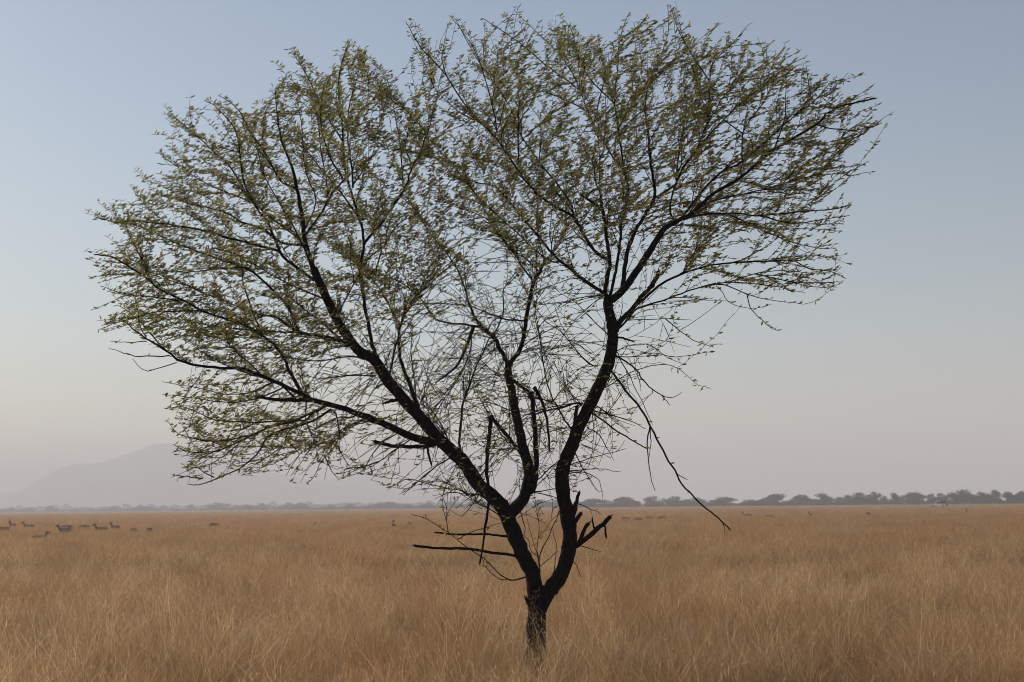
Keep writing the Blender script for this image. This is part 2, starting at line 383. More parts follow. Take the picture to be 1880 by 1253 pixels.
(3,'t',4,1.2,-.3,[(1363,245),(1334,224),(1303,202),(1280,170)]),
(3,'b',6,1.5,.5,[(1240,408),(1230,386),(1239,345),(1260,300),(1300,250),(1350,200),(1400,160),(1440,130)]),
(3,'b',6,1.5,-.4,[(1250,404),(1285,395),(1325,392),(1360,393),(1395,396),(1475,389),(1538,383),(1557,377)]),
(3,'b',5,1.2,.4,[(1275,388),(1302,372),(1348,360),(1400,349),(1458,332),(1492,323),(1553,317),(1596,296)]),
(3,'t',3,1,-.2,[(1545,318),(1562,323),(1599,316)]),
(3,'t',4,1.2,-.2,[(1395,397),(1452,410),(1500,405),(1560,396)]),
(3,'t',4,1.2,.2,[(1340,395),(1371,409),(1395,421),(1452,444),(1498,455),(1535,457)]),
(3,'t',4,1.2,.6,[(1335,393),(1380,412),(1418,421),(1490,421),(1547,426)]),
(3,'t',4,1.2,.4,[(1458,212),(1485,180),(1480,120)]),
(3,'b',12,9,.2,[(1132,608),(1138,592),(1164,564),(1181,541),(1196,527),(1203,512)]),
(3,'x',9,8,.1,[(1194,529),(1203,514),(1209,500)]),
(3,'b',7,1.5,.4,[(1168,560),(1180,551),(1216,521),(1259,501),(1296,490),(1352,481),(1395,481),(1452,478),(1481,492),(1530,501),(1553,512)]),
(3,'b',6,1.2,-.3,[(1133,607),(1150,590),(1170,567),(1216,553),(1259,536),(1302,524),(1337,518),(1395,501),(1441,498),(1510,503)]),
(3,'t',4,1.2,.2,[(1302,523),(1334,524),(1372,541),(1409,550),(1475,559)]),
(3,'t',3,1,-.2,[(1372,541),(1379,567),(1400,590),(1423,606),(1436,605)]),
(3,'n',2.5,1,.2,[(1315,525),(1323,533),(1343,559),(1378,567)]),
(3,'t',3.5,1,.1,[(1385,503),(1452,518),(1492,527),(1535,527)]),
(3,'t',3,1,.4,[(1337,518),(1412,524),(1445,531),(1478,538)]),
# ---- right limb: drooping twigs
(3,'x',5,3,.2,[(1128,622),(1136,620),(1150,623),(1164,628)]),
(3,'n',5,1.5,.4,[(1122,660),(1133,655),(1168,679),(1185,704),(1213,725),(1234,730),(1252,721)]),
(3,'n',2.5,1,.2,[(1215,726),(1224,738),(1230,745)]),
(3,'n',6,3,-.3,[(1112,676),(1122,681),(1150,718),(1175,750),(1196,785),(1217,827),(1238,865),(1259,897),(1291,929),(1319,953),(1341,974)]),
(3,'n',2.5,1.5,0,[(1240,868),(1250,875),(1262,881)]),
(3,'n',2.5,1.2,0,[(1327,960),(1330,970),(1331,980)]),
(3,'b',5,2.5,-.5,[(1082,752),(1090,760),(1133,792),(1161,809),(1187,824)]),
(3,'n',4,1.5,.1,[(1193,785),(1188,815),(1192,862),(1203,902)]),
(3,'n',3,1.2,.1,[(1193,782),(1195,810),(1192,840)]),
(3,'t',4.5,1.5,-.3,[(1080,755),(1100,757),(1126,764),(1161,774),(1185,788)]),
(3,'n',3.5,1.5,.2,[(1087,742),(1105,752),(1120,765),(1132,778)]),
(3,'t',3,1,.3,[(1145,595),(1157,588),(1220,586),(1270,588)]),
(3,'t',3,1,.1,[(1222,586),(1255,613),(1291,632),(1326,632)]),
(3,'t',3,1,-.3,[(1124,648),(1133,644),(1168,632),(1199,637),(1227,658),(1255,670)]),
(3,'t',3,1,-.5,[(1122,655),(1161,655),(1199,648),(1240,655),(1308,646)]),
(3,'t',3,1,.5,[(1085,720),(1110,712),(1168,680),(1220,669),(1248,679),(1277,704),(1305,714)]),
(3,'n',3,1,.3,[(1128,640),(1150,680),(1180,740),(1198,780)]),
(3,'n',3,1,.2,[(1078,785),(1100,800),(1118,830),(1127,846)]),
(3,'n',3,1,-.2,[(1045,855),(1080,842),(1110,835),(1150,824)]),
(3,'n',3,1,.2,[(1040,870),(1075,868),(1100,885),(1107,918)]),
(3,'t',3,1,-.2,[(1042,866),(1080,862),(1110,862),(1140,867)]),
(3,'n',3,1,-.3,[(1055,830),(1075,870),(1100,905)]),
# ---- right limb: left side
(3,'n',5,2,-.3,[(1056,788),(1048,784),(1036,769),(1019,740),(1014,733),(1002,696),(996,656),(988,604),(981,552)]),
(3,'x',9,7,.2,[(1054,795),(1056,775),(1059,746)]),
(3,'b',5,3,.1,[(1070,742),(1055,741),(1039,746),(1010,753),(984,760)]),
(3,'n',4,1.5,.2,[(1098,672),(1080,668),(1055,640),(1030,610),(1000,590)]),
(3,'n',3,1,.3,[(1116,615),(1090,590),(1060,560),(1020,530)]),
(3,'n',3,1,-.3,[(1115,542),(1080,545),(1045,555),(1000,585)]),
(3,'n',3,1,.2,[(1125,600),(1140,580),(1142,545)]),
# ---- right limb: low broken stubs
(3,'x',11,8,-.3,[(1042,1014),(1055,1005),(1082,984),(1106,963),(1121,949)]),
(3,'x',9,7,-.2,[(1055,1004),(1064,996),(1073,972),(1081,961)]),
(3,'x',5,3,0,[(1098,974),(1091,970),(1087,951)]),
(3,'x',4,4,0,[(1108,963),(1111,970),(1113,987)]),
(3,'x',12,6,-.2,[(1046,965),(1052,948),(1058,925),(1063,904)]),
(3,'x',10,7,-.3,[(1048,972),(1055,960),(1067,942)]),
(3,'n',3,1,-.2,[(1050,1002),(1075,1005),(1103,1013)]),
(3,'n',2.5,1,.2,[(1060,925),(1085,935),(1104,945)]),
# ---- twigs in the fork
(1,'n',4,1.5,.3,[(990,1085),(991,1052),(990,1023),(1008,984),(1026,942),(1036,915)]),
(3,'n',3,1.2,.3,[(1012,1070),(1019,1040),(1021,1000),(1015,975)]),
(1,'n',2.5,1,0,[(991,1040),(1010,1025),(1025,1012)]),
(1,'n',2.5,1,.3,[(990,1023),(975,1010),(970,990)]),
(1,'t',2.5,1,.2,[(992,1050),(986,1010),(990,970),(985,935)]),
(3,'n',2.5,1,-.3,[(1044,1020),(1058,1040),(1066,1060)]),
]

OUT = [(173,398),(235,330),(290,278),(310,212),(375,185),(440,195),(505,155),(536,95),(575,140),(600,130),(640,80),(668,90),(690,150),(706,128),(740,165),(790,160),(770,110),(742,40),(765,50),(800,100),(830,35),(880,80),(900,40),(940,12),(980,60),(1030,30),(1060,80),(1100,60),(1160,50),(1190,40),(1228,10),(1280,60),(1340,60),(1425,60),(1445,95),(1480,120),(1555,145),(1608,178),(1620,230),(1560,250),(1545,290),(1580,302),(1555,330),(1560,400),(1530,450),(1550,515),(1480,530),(1470,565),(1390,560),(1300,545),(1230,580),(1300,630),(1290,665),(1200,690),(1170,780),(1120,840),(1100,890),(1060,915),(960,960),(860,940),(740,900),(660,865),(620,875),(560,880),(470,860),(345,888),(316,870),(340,850),(325,800),(305,770),(305,720),(360,690),(300,640),(250,620),(185,600),(190,530),(178,468),(235,430),(230,410)]
BLOB = [(430,420,190,170,1.0),(300,400,90,80,.5),(560,260,110,120,1.0),(640,240,90,140,.9),(370,560,150,70,1.15),(500,600,110,60,.8),(440,770,120,60,.75),(560,800,90,50,.35),(725,290,70,120,.8),(600,430,120,110,.75),(720,430,80,80,.5),
        (850,250,90,100,.55),(960,190,100,110,.8),(1060,210,90,120,.85),(1200,190,120,130,1.1),(1330,190,110,90,1.05),(1440,225,110,75,1.15),(1540,215,50,40,.6),(1330,310,140,70,1.1),(1470,300,80,40,.9),(1440,400,100,40,.8),(1430,505,100,35,.65),(1290,430,90,50,.3),(1110,320,130,90,.75),(820,410,110,80,.55),(960,400,100,80,.55),(1230,450,90,50,.3),(1020,300,80,80,.6)]
def inside(x, y, P=OUT):
    c = False; j = len(P) - 1
    for i in range(len(P)):
        xi, yi = P[i]; xj, yj = P[j]
        if (yi > y) != (yj > y) and x < (xj - xi) * (y - yi) / (yj - yi) + xi: c = not c
        j = i
    return c
def leafiness(x, y):
    s = .10
    for cx, cy_, rx, ry, wt in BLOB:
        s += wt * math.exp(-.5 * (((x - cx) / rx) ** 2 + ((y - cy_) / ry) ** 2) * 1.6)
    return min(s, 1.3)

def catmull(P, n):
    """resample a polyline of 3-tuples smoothly, n steps per span"""
    P = [np.array(p, float) for p in P]; out = []
    for i in range(len(P) - 1):
        p0 = P[i - 1] if i else 2 * P[0] - P[1]; p1, p2 = P[i], P[i + 1]; p3 = P[i + 2] if i + 2 < len(P) else 2 * P[-1] - P[-2]
        for k in range(n):
            t = k / n
            out.append(.5 * ((2 * p1) + (-p0 + p2) * t + (2 * p0 - 5 * p1 + 4 * p2 - p3) * t * t + (-p0 + 3 * p1 - 3 * p2 + p3) * t ** 3))
    out.append(P[-1]); return out

nodes = []            # (px, py, depth px, tx, ty, td, width, limb, leafy flag)
brs = []
for bi, (limb, kind, w0, w1, sl, pts) in enumerate(BR):
    p0 = pts[0]
    d0 = 0.0
    if nodes:
        A = np.array([n[:3] for n in nodes])
        same = np.array([0 if (n[7] == limb or n[7] == 0 or limb == 0) else 400 for n in nodes])
        k = int(np.argmin(np.hypot(A[:, 0] - p0[0], A[:, 1] - p0[1]) + same)); d0 = A[k, 2]
    L = 0; dep = [d0]
    curl = random.uniform(-.25, .25) if kind in 'tbn' else 0
    sl = sl - .12 * d0 / PXM if kind in 'tbn' else sl
    if kind in 'tn': sl = sl * 1.3
    for a, b in zip(pts, pts[1:]):
        L += math.hypot(b[0] - a[0], b[1] - a[1]); dep.append(d0 + sl * L + curl * L * L / 600)
    P3 = [(x, y, d) for (x, y), d in zip(pts, dep)]
    Q = catmull(P3, 4 if kind in 'tn' else 5)
    amp = {'l': .9, 'b': 1.1, 'x': 1.0, 't': 1.3, 'n': 1.5}[kind]
    for i in range(1, len(Q) - 1):
        Q[i] = Q[i] + np.array([noise.noise(Vector((bi * 3.7, i * .55, 0))), noise.noise(Vector((bi * 3.7, i * .55, 9))), noise.noise(Vector((bi * 3.7, i * .55, 5)))]) * amp * 1.6
    kw = {'l': .925, 'b': .80, 'x': .92, 't': .72, 'n': .72}[kind]; w0 *= kw; w1 = max(w1 * kw, .9)
    n = len(Q); W = [w0 + (w1 - w0) * (i / (n - 1)) ** (.8 if kind in 'tb' else 1) for i in range(n)]
    brs.append((limb, kind, Q, W))
    for i in range(n):
        t = Q[min(i + 1, n - 1)] - Q[max(i - 1, 0)]; t = t / (np.linalg.norm(t) + 1e-9)
        nodes.append((*Q[i], *t, W[i], limb, 1 if kind in 'tb' or (kind == 'l' and Q[i][1] < 700) else (2 if kind == 'n' else 0)))

# procedural shoots: pick a tip in the crown, grow it from a fitting older branch
shoots = []
NA = [list(n) for n in nodes]
def grow(N, sampler, lo, hi, cosmin, wid, bare, droop=0.0, outw=.42):
    made = 0; tries = 0
    arr = np.array(NA)
    while made < N and tries < N * 6:
        tries += 1
        tx, ty = sampler()
        edge = min(1, 1.2 - ((tx - 900) / 760) ** 2 * .9)
        td = rng.normal(0, 170) * max(edge, .3)
        v = np.array([tx, ty, td]) - arr[:, :3]
        dist = np.linalg.norm(v, axis=1) + 1e-6
        cs = (v * arr[:, 3:6]).sum(1) / dist
        out2 = np.array([tx - 930, (ty - 790) * 1.15]); out2 = out2 / (np.linalg.norm(out2) + 1e-6)
        oc = (v[:, 0] * out2[0] + v[:, 1] * out2[1]) / dist
        ok = (bare | (oc > outw)) & (dist > lo) & (dist < hi) & (cs > cosmin) & (arr[:, 6] < 17) & (arr[:, 8] != 0)
        if not ok.any(): continue
        idx = np.where(ok)[0]
        score = dist[idx] + rng.uniform(0, 90, len(idx)) - 40 * cs[idx] + (arr[idx, 8] == 3) * 10
        k = idx[int(np.argmin(score))]
        a = arr[k, :3]; tn = arr[k, 3:6]; D = dist[k]
        tip0 = np.array([tx, ty, td]); tip = tip0 + np.array([0, droop * D, 0])
        c1 = (a * .55 + tip0 * .45) * 1.0 + (tn * D * .45 - (tip0 - a) * .45) * rng.uniform(.25, .6) * (.7 if bare else 1) + rng.normal(0, D * .04, 3)
        pts = []
        ns = max(4, int(D / 22))
        ph = rng.uniform(0, 50)
        for i in range(ns + 1):
            t = i / ns
            p = a * (1 - t) ** 2 + 2 * c1 * t * (1 - t) + tip * t * t
            if 0 < i: p = p + np.array([noise.noise(Vector((ph, i * .9, 0))), noise.noise(Vector((ph, i * .9, 3))), noise.noise(Vector((ph, i * .9, 6)))]) * D * .035
            pts.append(p)
        w0 = min(wid * (.6 + D / 220), max(arr[k, 6] * .75, 1.0))
        W = [w0 * (1 - i / ns) + (.8 if bare else .62) * i / ns for i in range(ns + 1)]
        shoots.append((int(arr[k, 7]), pts, W, bare))
        new = []
        for i in range(1, ns + 1):
            t = pts[i] - pts[i - 1]; t = t / (np.linalg.norm(t) + 1e-9)
            new.append([*pts[i], *t, W[i], arr[k, 7], 2 if bare else 3])
        arr = np.vstack([arr, np.array(new)]); NA.extend(new)
        made += 1
def s_leaf():
    while True:
        x, y = rng.uniform(170, 1625), rng.uniform(8, 960)
        if inside(x, y) and rng.uniform(0, 1.15) < leafiness(x, y): return x, y
def s_core():
    while True:
        x, y = rng.normal(890, 150), rng.normal(640, 150)
        if inside(x, y) and y > 380: return x, y
def s_low():
    while True:
        x, y = rng.uniform(320, 1180), rng.uniform(640, 930)
        if inside(x, y): return x, y
grow(480, s_leaf, 90, 260, .55, 2.1, False)
grow(1500, s_leaf, 45, 150, .35, 1.35, False)
def s_rim():
    while True:
        i = int(rng.integers(len(OUT))); p, q = OUT[i], OUT[(i + 1) % len(OUT)]; t = rng.uniform()
        x, y = p[0] + (q[0] - p[0]) * t, p[1] + (q[1] - p[1]) * t
        if y > 700 and rng.uniform() < .6 or (x > 1000 and y > 560): continue
        k = rng.uniform(.97, 1.035)
        return 930 + (x - 930) * k, 640 + (y - 640) * k
grow(230, s_rim, 70, 190, .5, 1.5, False, 0, .72)
grow(450, s_core, 100, 320, -.25, 1.7, True, .10)
grow(520, s_core, 50, 190, -.1, 1.5, True, .08)
grow(560, s_low, 45, 170, -.1, 1.6, True, .16)
grow(1500, s_leaf, 25, 85, .2, 1.05, False)

def w3(q): return at(q[0], q[1], TY + q[2] / PXM)
tree = empty('acacia_tree', ground_at(987, TY))
tag(tree, 'lone sparse acacia tree with dark forked trunk and olive leaves in tall dry grass', 'tree')
TINV = Matrix.Translation(-tree.location)
def W3(q): return TINV @ w3(q)
limb_root = {}
limb_mb = {0: MB(), 1: MB(), 2: MB(), 3: MB()}; twig_mb = {k: MB() for k in (1, 2, 3)}
single = []
for bi, (limb, kind, Q, Wd) in enumerate(brs):
    P = [W3(q) for q in Q]; rad = [x / 2 / PXM for x in Wd]
    if kind == 'l':
        if bi == 0: rad[0] *= 1.35; rad[1] *= 1.2; rad[2] *= 1.1
        limb_mb[limb].tube(P, rad, 14, wob=.16, seed=bi)
    elif kind == 'x' or (kind == 'b' and Wd[0] >= 5.5):
        m = MB()
        m.tube(P, rad, 9 if Wd[0] > 7 else 7, wob=.22 if kind == 'x' else .1, seed=bi)
        if kind == 'x':                                   # splintered end
            t = (P[-1] - P[-3]).normalized(); r = rad[-1]
            for k in range(3):
                o = Vector((random.uniform(-1, 1), random.uniform(-1, 1), random.uniform(-1, 1))) * r * .45
                m.tube([P[-1] + o - t * r, P[-1] + o + t * r * random.uniform(.8, 2.6)], [r * .5, r * .12], 5)
        single.append((limb, 'broken_branch' if kind == 'x' else 'branch', m))
    else:
        twig_mb[limb].tube(P, rad, 6, cap=True)
for limb, pts, Wd, bare in shoots:
    twig_mb[max(limb, 1)].tube([W3(q) for q in pts], [x / 2 / PXM for x in Wd], 4, cap=False)
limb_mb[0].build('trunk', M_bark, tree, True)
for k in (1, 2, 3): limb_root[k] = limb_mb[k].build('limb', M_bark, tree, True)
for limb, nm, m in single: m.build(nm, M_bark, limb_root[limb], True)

# leaves: pairs and triples of narrow folded leaflets along shoots and thin branches
leaf_mb = {k: ([], [], []) for k in (1, 2, 3)}
def add_leaf(k, p, d, L, wd, tint):
    v, f, tt = leaf_mb[k]; b = len(v)
    d = d.normalized(); s = d.cross(Vector((random.gauss(0, 1), random.gauss(0, 1), random.gauss(0, 1) + .4)))
    if s.length < 1e-4: return
    s.normalize(); nrm = d.cross(s)
    v.extend([p, p + d * L * .45 + s * wd * .5 + nrm * wd * .18, p + d * L - nrm * wd * .1, p + d * L * .5 - s * wd * .5 + nrm * wd * .18])
    f.append((b, b + 1, b + 2)); f.append((b, b + 2, b + 3)); tt.extend([tint] * 4)
def leaves_along(limb, pts, W, start, dens):
    k = max(limb, 1)
    P = [np.array(p) for p in pts]; acc = random.uniform(0, 8); total = sum(np.linalg.norm(P[i + 1][:2] - P[i][:2]) + .5 * abs(P[i + 1][2] - P[i][2]) for i in range(len(P) - 1)); run = 0
    for i in range(len(P) - 1):
        seg = P[i + 1] - P[i]; L = np.linalg.norm(seg)
        if L < 1e-3: continue
        while acc < L:
            q = P[i] + seg * acc / L; fr = (run + acc) / max(total, 1)
            acc += random.uniform(2.5, 5.0)
            if fr < start or W[i] > 4.2: continue
            lf = leafiness(q[0], q[1])
            if random.random() > dens * min(1, .22 + lf * 1.0): continue
            p = W3(q); tan = (W3(P[i + 1]) - W3(P[i])).normalized()
            for _ in range(random.choice((1, 1, 2))):
                side = Vector((random.gauss(0, 1), random.gauss(0, 1), random.gauss(0, .8)))
                wind = Vector((1, -.1, .30)) * (1 if random.random() < .72 else -.9)
                d = tan * .35 + side * .38 + wind * .95
                add_leaf(k, p, d, random.uniform(.040, .078), random.uniform(.014, .024), random.random())
        acc -= L; run += L
for limb, kind, Q, Wd in brs:
    if kind == 't': leaves_along(limb, Q, Wd, .25, .8)
    elif kind == 'b': leaves_along(limb, Q, Wd, .45, .8)
    elif kind == 'n': leaves_along(limb, Q, Wd, .3, .12)
for limb, pts, Wd, bare in shoots: leaves_along(limb, pts, Wd, .12, .24 if bare else .92)
nl = 0
for k in (1, 2, 3):
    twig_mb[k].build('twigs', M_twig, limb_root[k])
    v, f, tt = leaf_mb[k]; nl += len(f) // 2
    me = bpy.data.meshes.new('foliage'); me.from_pydata([tuple(x) for x in v], [], f)
    at_ = me.attributes.new('tint', 'FLOAT', 'POINT'); at_.data.foreach_set('value', tt); me.update()
    o = bpy.data.objects.new('foliage', me); link(o, limb_root[k]); me.materials.append(M_leaf)


# ------------------------------------------------------------------ dry grass (uncountable): real blades, instanced tufts
def tuft(name, nb, spread, hmin, hmax, wid, stalk, seed, mt=None):
    r = random.Random(seed); v = []; f = []; tt = []
    for i in range(nb):
        a = r.uniform(0, 6.283); q = spread * math.sqrt(r.random())
        b = Vector((math.cos(a) * q, math.sin(a) * q, -.02))
        h = r.uniform(hmin, hmax); st = r.random() < stalk
        if st: h *= r.uniform(1.1, 1.4)
        lean = Vector((r.gauss(0, .34), r.gauss(0, .34), 0)); bend = Vector((r.gauss(.05, .22), r.gauss(0, .22), 0))
        wv = Vector((math.cos(r.uniform(0, 6.28)), math.sin(r.uniform(0, 6.28)), 0)) * wid * r.uniform(.6, 1.2) * (.7 if st else 1)
        tn = r.random() * .75 + (.25 if st else 0) + (.15 if stalk == 1.0 else 0); n0 = len(v)
        S = 4
        for s in range(S):
            t = s / S; c = b + lean * h * t + bend * h * t * t * 1.4 + Vector((0, 0, h * t * (1 - .12 * t)))
            ww = wv * (1 - .55 * t) * .5
            v += [c - ww, c + ww]; tt += [tn, tn]
        t = 1; c = b + lean * h + bend * h * 1.4 + Vector((0, 0, h * .88)); v.append(c); tt.append(tn)
        for s in range(S - 1): f.append((n0 + 2 * s, n0 + 2 * s + 1, n0 + 2 * s + 3, n0 + 2 * s + 2))
        f.append((n0 + 2 * S - 2, n0 + 2 * S - 1, n0 + 2 * S))
        if r.random() < (.8 if stalk == 1.0 else .35):                                # feathery seed head: small slivers near the tip
            for k in range(4):
                u = r.uniform(.78, 1.0); c = b + lean * h * u + bend * h * u * u * 1.4 + Vector((0, 0, h * u * (1 - .12 * u)))
                dd = Vector((r.gauss(0, 1), r.gauss(0, 1), r.gauss(.6, .7))).normalized() * h * .07
                sd_ = Vector((-dd.y, dd.x, dd.z * .3)).normalized() * wid * .8
                m0 = len(v); v += [c, c + dd * .5 + sd_ * .5, c + dd, c + dd * .5 - sd_ * .5]; tt += [min(1, tn + .2)] * 4
                f.append((m0, m0 + 1, m0 + 2, m0 + 3))
    me = bpy.data.meshes.new(name); me.from_pydata([tuple(x) for x in v], [], f)
    at_ = me.attributes.new('tint', 'FLOAT', 'POINT'); at_.data.foreach_set('value', tt); me.update()
    me.materials.append(mt or M_grass)
    return bpy.data.objects.new(name, me)
def grass(name, label, variants, pts, rots, scls, vi):
    colc = bpy.data.collections.new(name + '_tufts')
    for o in variants: colc.objects.link(o)
    me = bpy.data.meshes.new(name); me.from_pydata(pts, [], [])
    a = me.attributes.new('rot', 'FLOAT_VECTOR', 'POINT'); a.data.foreach_set('vector', np.array(rots, np.float32).ravel())
    a = me.attributes.new('scl', 'FLOAT_VECTOR', 'POINT'); a.data.foreach_set('vector', np.array(scls, np.float32).ravel())
    a = me.attributes.new('vi', 'INT', 'POINT'); a.data.foreach_set('value', np.array(vi, np.int32))
    o = bpy.data.objects.new(name, me); link(o); tag(o, label, 'grass', kind='stuff'); me.materials.append(M_grass)
    ng = bpy.data.node_groups.new(name, 'GeometryNodeTree')
    ng.interface.new_socket('Geometry', in_out='INPUT', socket_type='NodeSocketGeometry')
    ng.interface.new_socket('Geometry', in_out='OUTPUT', socket_type='NodeSocketGeometry')
    N = ng.nodes.new; L = ng.links.new
    gi, go = N('NodeGroupInput'), N('NodeGroupOutput'); ip = N('GeometryNodeInstanceOnPoints')
    ci = N('GeometryNodeCollectionInfo'); ci.inputs['Collection'].default_value = colc
    ci.inputs['Separate Children'].default_value = True; ci.inputs['Reset Children'].default_value = True
    def attr(nm, dt):
        n = N('GeometryNodeInputNamedAttribute'); n.data_type = dt; n.inputs['Name'].default_value = nm; return n.outputs['Attribute']
    e = N('FunctionNodeEulerToRotation'); L(attr('rot', 'FLOAT_VECTOR'), e.inputs[0])
    L(gi.outputs[0], ip.inputs['Points']); L(ci.outputs[0], ip.inputs['Instance']); ip.inputs['Pick Instance'].default_value = True
    L(attr('vi', 'INT'), ip.inputs['Instance Index']); L(e.outputs[0], ip.inputs['Rotation']); L(attr('scl', 'FLOAT_VECTOR'), ip.inputs['Scale'])
    L(ip.outputs[0], go.inputs[0])
    md = o.modifiers.new('tufts', 'NODES'); md.node_group = ng
    return o
HOLLOW = ground_at(1345, 14.3)
def scatter(r0, r1, ang, dens, power, nvar, tilt, hvar):
    """points in a sector round the view; density falls with distance by power"""
    n = int(ang * (r1 ** 2 - r0 ** 2) * dens)            # sector half angle ang
    u = rng.uniform(0, 1, n)
    r = np.sqrt(r0 ** 2 + u * (r1 ** 2 - r0 ** 2))
    keep = rng.uniform(0, 1, n) < (r0 / r) ** power if power else np.ones(n, bool)
    r = r[keep]; a = rng.uniform(-ang, ang, len(r))
    pts, rots, scl, vi = [], [], [], []
    for rr, aa in zip(r, a):
        x, y = rr * math.sin(aa) * 1.0, rr * math.cos(aa) - 2.0
        if math.hypot(x - tree.location.x, y - tree.location.y) < .13: continue
        k = 1 + hvar * (noise.noise(Vector((x * .35, y * .35, 0))) * 1.1 + noise.noise(Vector((x * 1.1, y * 1.1, 4))) * .8)
        dh = math.hypot(x - HOLLOW.x, (y - HOLLOW.y) * .7)
        if dh < .55: k *= .6 + .4 * dh / .55
        cl = noise.noise(Vector((x * .8 + 31, y * .8, 2)))
        if cl < -.14 and rng.uniform() < min(.8, (-.14 - cl) * 3.5): continue
        pts.append((x, y, 0)); rots.append((rng.normal(0, tilt), rng.normal(.04, tilt), rng.uniform(0, 6.283)))
        if abs(x - tree.location.x - .02) < .35 and tree.location.y - 1.1 < y < tree.location.y: k = max(k, 1.3)
        s = rng.uniform(.8, 1.15); scl.append((s, s, s * k)); vi.append(int(rng.integers(nvar)))
    return pts, rots, scl, vi
V1 = [tuft('tuft', 62, .17, .30, .60, .0042, .10, 100 + i) for i in range(12)]
g = scatter(6.5, 48, .46, 22, .55, 12, .13, .5)
grass('dry_grass', 'tall fine dry golden brown grass filling the foreground around the tree', V1, *g)
V4 = [tuft('stalk_tuft', 20, .20, .50, .80, .0058, 1.0, 700 + i, M_straw) for i in range(8)]
g = scatter(6.5, 60, .46, 3.8, .7, 8, .24, .4)
grass('dry_grass', 'pale bleached grass stalks leaning above the darker foreground grass', V4, *g)
V2 = [tuft('tuft', 190, .75, .48, .80, .010, .12, 300 + i) for i in range(8)]
g = scatter(44, 175, .42, 1.4, .35, 8, .07, .30)
grass('dry_grass', 'band of dry brown grass in the middle distance around the antelopes', V2, *g)
V3 = [tuft('tuft', 260, 2.6, .32, .58, .032, .14, 500 + i) for i in range(6)]
g = scatter(165, 1600, .40, .055, .25, 6, .02, .2)
grass('dry_grass', 'distant reddish brown grass plain below the far tree line', V3, *g)

# dry reddish weed standing right in front of the trunk
def weed():
    base = ground_at(984, 15.55); root = empty('dry_weed', base)
    tag(root, 'thin reddish dry weed stalk standing in front of the forked trunk', 'weed')
    I = Matrix.Translation(-base); m = MB(); h = MB()
    main = [I @ at(x, y, 15.55) for x, y in ((981, 1262), (979, 1200), (978, 1150), (981, 1115), (985, 1082))]
    m.tube(main, [.006, .005, .004, .003, .0015], 5)
    for i in range(26):
        t = random.uniform(.3, .97); j = min(int(t * 4), 3); p = main[j].lerp(main[j + 1], t * 4 - j)
        s = random.choice((-1, 1)); L = random.uniform(.05, .15) * (1.15 - t * .6)
        q = p + Vector((s * L * .8, random.gauss(0, .04), L * random.uniform(.3, .9)))
        m.tube([p, p.lerp(q, .5) + Vector((0, 0, -.008)), q], [.002, .0016, .001], 4)
        for k in range(4):
            c = p.lerp(q, random.uniform(.5, 1)) ; e = c + Vector((random.gauss(0, .012), random.gauss(0, .012), random.uniform(.004, .02)))
            h.tube([c, c.lerp(e, .5), e], [.001, .0035, .0008], 4)
    n0 = len(m.v); m.v += h.v; m.f += [tuple(i + n0 for i in f) for f in h.f]; m.build('stem', M_weed, root)
weed()

# ------------------------------------------------------------------ far trees
def far_tree_parts(seed, wide, tall):
    """trunk mesh with limbs and a crown of leaf clumps; unit: metres, about 5 m tall"""
    r = random.Random(seed); tm = MB(); cm = MB()
    lobes = []
    nl_ = r.randint(6, 9)
    for i in range(nl_):
        a = r.uniform(0, 6.283); q = wide * r.uniform(.15, .75)
        lobes.append((Vector((math.cos(a) * q, math.sin(a) * q, tall * r.uniform(.48, .8) - .18 * tall * (q / wide))), wide * r.uniform(.3, .5), tall * r.uniform(.13, .22)))
    lobes.append((Vector((r.uniform(-.2, .2) * wide, 0, tall * .83)), wide * .42, tall * .17))
    for i in range(7): lobes.append((Vector((r.uniform(-.9, .9) * wide, r.uniform(-.5, .5) * wide, tall * r.uniform(.14, .35))), wide * .4, tall * .2))
    fork = Vector((r.uniform(-.1, .1), r.uniform(-.1, .1), tall * .3))
    tm.tube([Vector((0, 0, -.1)), Vector((.03, 0, tall * .14)), fork], [.19, .15, .13], 7)
    for c, rw, rh in lobes:
        mid = fork.lerp(c, .5) + Vector((0, 0, -.1)); tm.tube([fork, mid, c], [.09, .06, .02], 5)
        for k in range(190):
            d = Vector((r.gauss(0, 1), r.gauss(0, 1), r.gauss(0, 1))).normalized() * (r.random() ** .45)
            p = c + Vector((d.x * rw, d.y * rw, d.z * rh)); 
            if p.z < .15: continue
            s = r.uniform(.10, .26); u = Vector((r.gauss(0, 1), r.gauss(0, 1), r.gauss(0, 1))).normalized(); t = u.orthogonal().normalized(); b = len(cm.v)
            cm.v += [p - u * s, p + t * s * .6, p + u * s, p - t * s * .6 + u.cross(t) * s * .4]; cm.f.append((b, b + 1, b + 2, b + 3))
    return tm.mesh('trunk', True), cm.mesh('crown')
PROTO = [far_tree_parts(40 + i, 2.6 + .35 * (i % 3), 5.0) for i in range(7)]
for t, c in PROTO: t.materials.append(M_far_bark); c.materials.append(M_far_leaf)
def place_tree(px, top, wpx, Y, label, group, k):
    base = ground_at(px, Y); H = max((at(px, top, Y)).z, 1.2); W = wpx / FPX * Y
    o = empty('bushy_tree', base, random.uniform(0, 6.28)); tag(o, label, 'tree', group)
    tmesh, cmesh = PROTO[k % len(PROTO)]
    wid = 2 * (2.6 + .35 * ((k % 7) % 3)) * 1.02
    o.scale = (W / wid, W / wid, H / 4.95)
    for nm, me in (('trunk', tmesh), ('crown', cmesh)): c = bpy.data.objects.new(nm, me); link(c, o)
